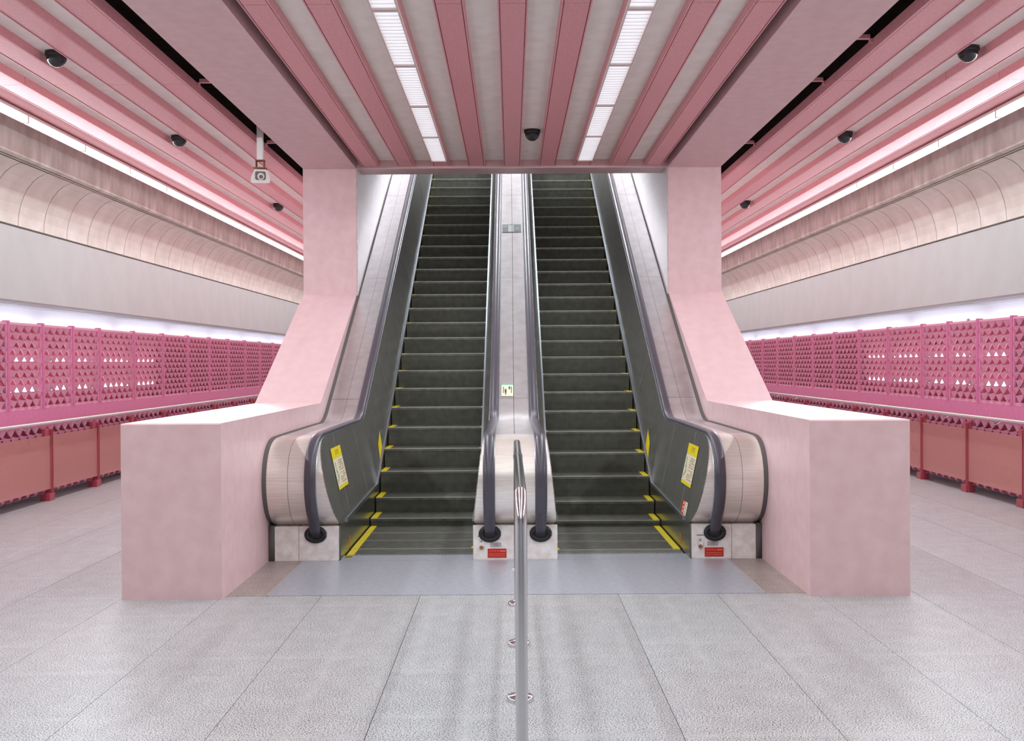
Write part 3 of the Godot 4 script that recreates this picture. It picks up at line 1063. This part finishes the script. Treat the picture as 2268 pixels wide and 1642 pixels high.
func escalator_marks(o: Node3D, s: int) -> void:
	if not M.has("notice"):
		printed("notice", notice_image())
		var r := Image.create(64, 64, false, Image.FORMAT_RGB8)
		r.fill(Color8(228, 222, 200))
		r.fill_rect(Rect2i(0, 0, 30, 64), Color8(226, 74, 56))
		for k in 3: r.fill_rect(Rect2i(8, 6 + 20 * k, 14, 10), Color8(240, 190, 180))
		for k in 6: r.fill_rect(Rect2i(36, 8 + 9 * k, 22, 3), Color8(150, 140, 120))
		printed("small_label", r)
	# yellow notice on the outer inner panel beside the newel
	var f := func(d: float, y: float, off: float) -> Vector3: return Vector3(s * (lean(1.355, 1.50, d, y) - off), y, -d)
	var n := geo()
	var near := 8.44
	var far := 8.90
	if s < 0:
		quad_uv(n, f.call(near, 0.845, 0.004), f.call(far, 0.845, 0.004), f.call(far, 0.515, 0.004), f.call(near, 0.515, 0.004))
	else:
		quad_uv(n, f.call(far, 0.845, 0.004), f.call(near, 0.845, 0.004), f.call(near, 0.515, 0.004), f.call(far, 0.515, 0.004))
	tag(part(o, "warning_notice", n, M.notice), "yellow and white warning notice")
	# yellow patch at the foot of the incline
	var y := geo()
	quad(y, f.call(10.72, 0.545, 0.003), f.call(10.80, 0.70, 0.003), f.call(10.98, 0.83, 0.003), f.call(10.92, 0.665, 0.003))
	tag(part(o, "patch", y, M.yellow), "bright yellow patch")
	if s > 0:
		var sl := geo()
		quad_uv(sl, f.call(8.62, 0.40, 0.004), f.call(8.40, 0.40, 0.004), f.call(8.40, 0.295, 0.004), f.call(8.62, 0.295, 0.004))
		tag(part(o, "small_label", sl, M.small_label), "small red and white label")
	# key switch plate, number plaque and red notice on the newel base
	var xs := -0.262 if s < 0 else 1.432
	var dir := 1.0
	var z := -8.168
	var k := geo(true)
	for part_ in [0]:
		var pts := []
		for i in 16:
			var a := TAU * i / 16
			pts.append(Vector2(xs + 0.022 * cos(a), 0.128 + 0.022 * sin(a) + (0.016 if sin(a) > 0 else -0.016)))
		prism(k, pts, func(q: Vector2): return Vector3(q.x, q.y, z - 0.003), func(q: Vector2): return Vector3(q.x, q.y, z + 0.002), true)
	var plate := part(o, "key_switch", k, M.white_plastic)
	var kb := geo(true)
	tube(kb, [Vector3(xs, 0.098, z), Vector3(xs, 0.098, z + 0.012)], 0.015, 14)
	part(plate, "key_barrel", kb, M.brass)
	var kh := geo(true)
	tube(kh, [Vector3(xs, 0.145, z), Vector3(xs, 0.145, z + 0.004)], 0.006, 10)
	part(plate, "indicator", kh, M.slot_dark)
	var sl2 := geo()
	box(sl2, Vector3(xs - 0.027, 0.182, z - 0.002), Vector3(xs + 0.027, 0.187, z + 0.001))
	part(o, "slot", sl2, M.slot_dark)
	var x0 := xs + 0.048
	if s > 0: x0 = xs + 0.034
	var rs := geo()
	box(rs, Vector3(x0 + 0.0, 0.018, z - 0.002), Vector3(x0 + 0.145, 0.088, z + 0.002))
	var sign := part(o, "red_notice", rs, M.red_sign)
	var ln := geo()
	box(ln, Vector3(x0 + 0.095, 0.066, z), Vector3(x0 + 0.138, 0.075, z + 0.003))
	for i in 4: box(ln, Vector3(x0 + 0.014 + i * 0.02, 0.068, z), Vector3(x0 + 0.024 + i * 0.02, 0.074, z + 0.003))
	for i in 2: box(ln, Vector3(x0 + 0.010, 0.032 + i * 0.014, z), Vector3(x0 + 0.135, 0.035 + i * 0.014, z + 0.003))
	part(sign, "print", ln, M.sign_line)
	var pq := geo()
	box(pq, Vector3(x0 + 0.02, 0.102, z - 0.002), Vector3(x0 + 0.105, 0.136, z + 0.001))
	var plq := part(o, "number_plaque", pq, M.plaque_grey)
	var tm := TextMesh.new()
	tm.text = "102" if s < 0 else "101"
	var fnt := SystemFont.new()
	fnt.font_names = PackedStringArray(["Droid Sans"])
	tm.font = fnt
	tm.font_size = 32
	tm.pixel_size = 0.0009
	tm.depth = 0.001
	put(plq, "number", tm, M.engraving, Vector3(x0 + 0.0625, 0.119, z + 0.0015))
	# orange figures stencilled on the skirt by the comb
	var og := geo()
	for i in 4:
		var yb := 0.035 + i * 0.022
		box(og, Vector3(s * 1.3525, yb, -8.63), Vector3(s * 1.356, yb + 0.015, -8.64))
		box(og, Vector3(s * 1.3525, yb, -8.66), Vector3(s * 1.356, yb + 0.015, -8.67))
		box(og, Vector3(s * 1.3525, yb + 0.006, -8.64), Vector3(s * 1.356, yb + 0.009, -8.66))
	tag(part(o, "stencil", og, M.orange_ink), "small orange stencilled figures")
	if s < 0:
		# white pen scrawl on the middle newel
		var sc := geo()
		for q in [[-0.075, 0.672, -0.052, 0.675], [-0.075, 0.672, -0.075, 0.652], [-0.075, 0.652, -0.052, 0.655], [-0.052, 0.675, -0.052, 0.655], [-0.068, 0.664, -0.058, 0.664], [-0.084, 0.638, -0.05, 0.646], [-0.06, 0.65, -0.048, 0.632]]:
			var a := Vector3(q[0], q[1], -7.957)
			var b := Vector3(q[2], q[3], -7.957)
			var wd := (b - a).cross(Vector3.BACK).normalized() * 0.0012
			quad(sc, a + wd, b + wd, b - wd, a - wd)
		part(o, "pen_scrawl", sc, M.white_plastic)
		# signs on the shared middle deck
		deck_sign(o, 11.04, 0.226, -0.128, 0.0 - 0.004, printed_people())
		deck_sign(o, 14.78, 0.24, -0.135, 0.125, printed_teal())

func printed_people() -> Material:
	var im := Image.create(96, 160, false, Image.FORMAT_RGB8)
	im.fill(Color8(222, 222, 196))
	im.fill_rect(Rect2i(0, 0, 96, 22), Color8(120, 176, 168))
	im.fill_rect(Rect2i(14, 44, 7, 78), Color8(110, 110, 70))
	im.fill_rect(Rect2i(78, 44, 7, 78), Color8(110, 110, 70))
	im.fill_rect(Rect2i(30, 72, 11, 14), Color8(70, 70, 46))
	im.fill_rect(Rect2i(28, 86, 14, 30), Color8(58, 58, 38))
	im.fill_rect(Rect2i(30, 116, 10, 24), Color8(96, 96, 76))
	im.fill_rect(Rect2i(20, 80, 9, 6), Color8(130, 110, 80))
	im.fill_rect(Rect2i(60, 42, 12, 12), Color8(80, 84, 50))
	im.fill_rect(Rect2i(54, 54, 22, 8), Color8(96, 100, 66))
	im.fill_rect(Rect2i(60, 62, 10, 16), Color8(70, 74, 44))
	return printed("people_sign", im)

func printed_teal() -> Material:
	var im := Image.create(160, 96, false, Image.FORMAT_RGB8)
	im.fill(Color8(120, 138, 140))
	im.fill_rect(Rect2i(6, 6, 34, 34), Color8(134, 158, 172))
	im.fill_rect(Rect2i(20, 14, 20, 18), Color8(140, 180, 184))
	im.fill_rect(Rect2i(50, 6, 30, 84), Color8(228, 232, 224))
	im.fill_rect(Rect2i(84, 6, 16, 84), Color8(206, 208, 190))
	im.fill_rect(Rect2i(60, 0, 24, 8), Color8(96, 92, 80))
	im.fill_rect(Rect2i(112, 30, 30, 34), Color8(144, 160, 170))
	im.fill_rect(Rect2i(100, 74, 56, 14), Color8(100, 118, 114))
	return printed("teal_sign", im)

func deck_sign(o: Node3D, d: float, run: float, x0: float, x1: float, m: Material) -> void:
	var g := geo()
	var a := d - run / 2
	var b := d + run / 2
	var up := Vector3(0, 0.004, 0.003)
	quad_uv(g, Vector3(x0, deck_y(b), -b) + up, Vector3(x1, deck_y(b), -b) + up, Vector3(x1, deck_y(a), -a) + up, Vector3(x0, deck_y(a), -a) + up)
	part(o, "deck_sign", g, m)

# ---------------------------------------------------------------- smaller things
func build_barrier() -> void:
	var x := 0.008
	var o := base("crowd_barrier", Vector3(x, 0, -5.2), "polished steel tube barrier standing on the floor between the two escalator queues", "barrier")
	var h := 1.03
	var r := 0.0235
	# hoop: near post, bend, top tube, bend, far post
	var pts := [Vector3(x, 0.0, -3.93), Vector3(x, h - 0.12, -3.93)]
	for k in range(1, 7):
		var a := k / 7.0 * PI / 2
		pts.append(Vector3(x, h - 0.12 + 0.12 * sin(a), -3.93 - 0.12 * (1 - cos(a))))
	pts.append(Vector3(x, h, -4.05))
	pts.append(Vector3(x, h, -5.6))
	var g := geo(true)
	tube(g, pts, r, 20)
	part(o, "top_rail", g, M.chrome)
	var cl := geo(true)
	tube(cl, [Vector3(x, h, -5.56), Vector3(x, h, -5.64)], r * 1.08, 20)
	part(o, "collar", cl, M.chrome)
	var p2 := [Vector3(x, h, -5.63), Vector3(x, h, -6.55)]
	for k in range(1, 7):
		var a := k / 7.0 * PI / 2
		p2.append(Vector3(x, h - 0.1 + 0.1 * cos(a), -6.55 - 0.1 * sin(a)))
	p2.append(Vector3(x, h - 0.12, -6.65))
	p2.append(Vector3(x, 0.0, -6.65))
	var g2 := geo(true)
	tube(g2, p2, r * 0.9, 18)
	part(o, "far_rail", g2, M.chrome)
	var mr := geo(true)
	tube(mr, [Vector3(x, 0.46, -3.93), Vector3(x, 0.46, -6.65)], 0.017, 14)
	part(o, "middle_rail", mr, M.chrome)
	var ct := geo(true)
	tube(ct, [Vector3(x - 0.012, 0.475, -5.4), Vector3(x - 0.032, 0.468, -5.39), Vector3(x - 0.036, 0.44, -5.39), Vector3(x - 0.028, 0.41, -5.39)], 0.0022, 6)
	box(ct, Vector3(x - 0.034, 0.462, -5.397), Vector3(x - 0.022, 0.474, -5.385))
	tag(part(o, "cable_tie", ct, M.white_plastic), "small white cable tie")
	for d in [4.77, 5.70]:
		var p := geo(true)
		tube(p, [Vector3(x, 0.0, -d), Vector3(x, h, -d)], 0.02, 16)
		part(o, "post", p, M.chrome)
	for d in [3.93, 4.77, 5.70, 6.65]:
		var f := geo(true)
		lathe(f, Vector3(x, 0, -d), [Vector2(0.062, 0.0), Vector2(0.062, 0.014), Vector2(0.056, 0.022), Vector2(0.030, 0.026), Vector2(0.024, 0.034)], 28)
		part(o, "floor_flange", f, M.chrome)

func dome(at: Vector3, label: String, group: String) -> void:
	var o := base("dome_camera", at, label, "camera", group)
	var g := geo(true)
	lathe(g, at, [Vector2(0.0, 0.0), Vector2(0.087, 0.0), Vector2(0.087, -0.03), Vector2(0.08, -0.035)], 24)
	part(o, "housing", g, M.dark_plastic)
	var b := geo(true)
	var prof := []
	for k in 8:
		var a := k / 7.0 * PI / 2
		prof.append(Vector2(0.079 * cos(a), -0.033 - 0.085 * sin(a)))
	lathe(b, at, prof, 24)
	part(o, "bubble", b, M.dark_plastic)

func build_ceiling_things() -> void:
	dome(Vector3(0.2155, CEIL_Y, -11.3), "dark dome camera on the cream ceiling above the escalators", "")
	for s in [-1, 1]:
		for d in [8.4, 11.5, 16.4]:
			dome(Vector3(s * 3.615, CEIL_Y, -d), "dark dome camera between the ceiling ribs of " + AISLE[s], "dome cameras of " + AISLE[s])
	# hangers that span the dark gap beside the beams
	for q in [[-1, 9.37], [-1, 11.95], [1, 8.2], [1, 9.43], [1, 12.1]]:
		var g := geo()
		var s: int = q[0]
		box(g, Vector3(s * 2.562, 4.02, -q[1] - 0.02), Vector3(s * 2.786, 4.05, -q[1] + 0.02))
		box(g, Vector3(s * 2.765, 3.99, -q[1] - 0.02), Vector3(s * 2.786, 4.05, -q[1] + 0.02))
		single("hanger_bracket", g, M.rib_paint, "short pink metal bracket across the dark slot beside a pink beam", "bracket", "brackets across the ceiling slots")
	# hanging security camera, turned towards the concourse
	var c := Vector3(-2.69, 3.535, -11.3)
	var o := base("security_camera", c + Vector3(0, ROOF - 3.54, 0), "white security camera hanging on a white pole from the dark ceiling slot", "camera")
	var p := geo()
	bevel_box(p, Vector3(c.x - 0.03, 3.70, c.z - 0.03), Vector3(c.x + 0.03, ROOF, c.z + 0.03), 0.004)
	part(o, "pole", p, M.white_plastic)
	var b := geo()
	for s in [-1, 1]:
		box(b, Vector3(c.x + s * 0.046, 3.62, c.z - 0.03), Vector3(c.x + s * 0.038, 3.70, c.z + 0.03))
	box(b, Vector3(c.x - 0.046, 3.695, c.z - 0.035), Vector3(c.x + 0.046, 3.705, c.z + 0.035))
	box(b, Vector3(c.x - 0.062, 3.605, c.z - 0.06), Vector3(c.x + 0.062, 3.622, c.z + 0.06))
	part(o, "mount", b, M.rust_metal)
	var h := geo()
	var outline := [Vector2(-0.098, -0.062), Vector2(-0.09, -0.070), Vector2(0.09, -0.070), Vector2(0.098, -0.062), Vector2(0.098, -0.02), Vector2(0.066, 0.062), Vector2(0.056, 0.070), Vector2(-0.056, 0.070), Vector2(-0.066, 0.062), Vector2(-0.098, -0.02)]
	var pts := []
	for v in outline: pts.append(Vector2(c.x + v.x, c.y + v.y))
	prism_z(h, pts, c.z + 0.12, c.z - 0.24)
	var body := part(o, "housing", h, M.white_plastic)
	var wn := geo()
	prism_z(wn, chamfered(c.x - 0.055, c.y - 0.042, c.x + 0.055, c.y + 0.048, 0.012), c.z + 0.118, c.z + 0.122)
	var win := part(o, "window", wn, M.lens_grey)
	var le := geo(true)
	tube(le, [Vector3(c.x + 0.004, c.y - 0.004, c.z + 0.11), Vector3(c.x + 0.004, c.y - 0.004, c.z + 0.127)], 0.036, 20)
	part(win, "lens_ring", le, M.white_plastic)
	var l2 := geo(true)
	tube(l2, [Vector3(c.x + 0.006, c.y - 0.008, c.z + 0.12), Vector3(c.x + 0.006, c.y - 0.008, c.z + 0.131)], 0.021, 20)
	part(win, "lens", l2, M.lens_grey)
	var turn := Transform3D(Basis(Vector3.UP, deg_to_rad(13.5)) * Basis(Vector3.RIGHT, deg_to_rad(9.0)), Vector3.ZERO)
	var about := Transform3D(Basis(), c) * turn * Transform3D(Basis(), -c)
	for q in [body, win]: q.transform = Transform3D(Basis(), -o.global_position) * about

# ---------------------------------------------------------------- all together
func _ready() -> void:
	var cam := Camera3D.new()
	cam.name = "camera"
	add_child(cam)
	cam.position = Vector3(-0.025, 1.53, 0)
	cam.fov = rad_to_deg(2.0 * atan(821.0 / F))
	cam.near = 0.05
	cam.far = 80.0
	# the vanishing point lies at pixel (1132, 803) of the frame; the picture is turned by a third of a degree
	cam.basis = Basis(Vector3.UP, -atan(2.0 / F)) * Basis(Vector3.RIGHT, -atan(18.0 / F)) * Basis(Vector3.FORWARD, deg_to_rad(0.327))
	cam.current = true
	var we := WorldEnvironment.new()
	we.name = "environment"
	var e := Environment.new()
	e.background_mode = Environment.BG_COLOR
	e.background_color = Color.BLACK
	e.tonemap_mode = Environment.TONE_MAPPER_LINEAR
	e.tonemap_exposure = 1.78
	e.sdfgi_enabled = true
	e.ssao_enabled = true
	e.ssil_enabled = true
	we.environment = e
	add_child(we)
	make_materials()
	build_path()
	# lamps
	for x in [-0.862, 0.862]:
		var d := 12.53
		while d > -1.0:
			ceiling_lamp(x, d - 1.345, d)
			d -= 1.345
	for s in [-1, 1]:
		var d := 0.65
		while d < 28.0:
			aisle_lamp(s, d, d + 1.35)
			d += 1.35
	build_floor()
	build_ceiling()
	build_plinths()
	build_side_walls()
	build_escalators()
	build_screens()
	build_barrier()
	build_ceiling_things()
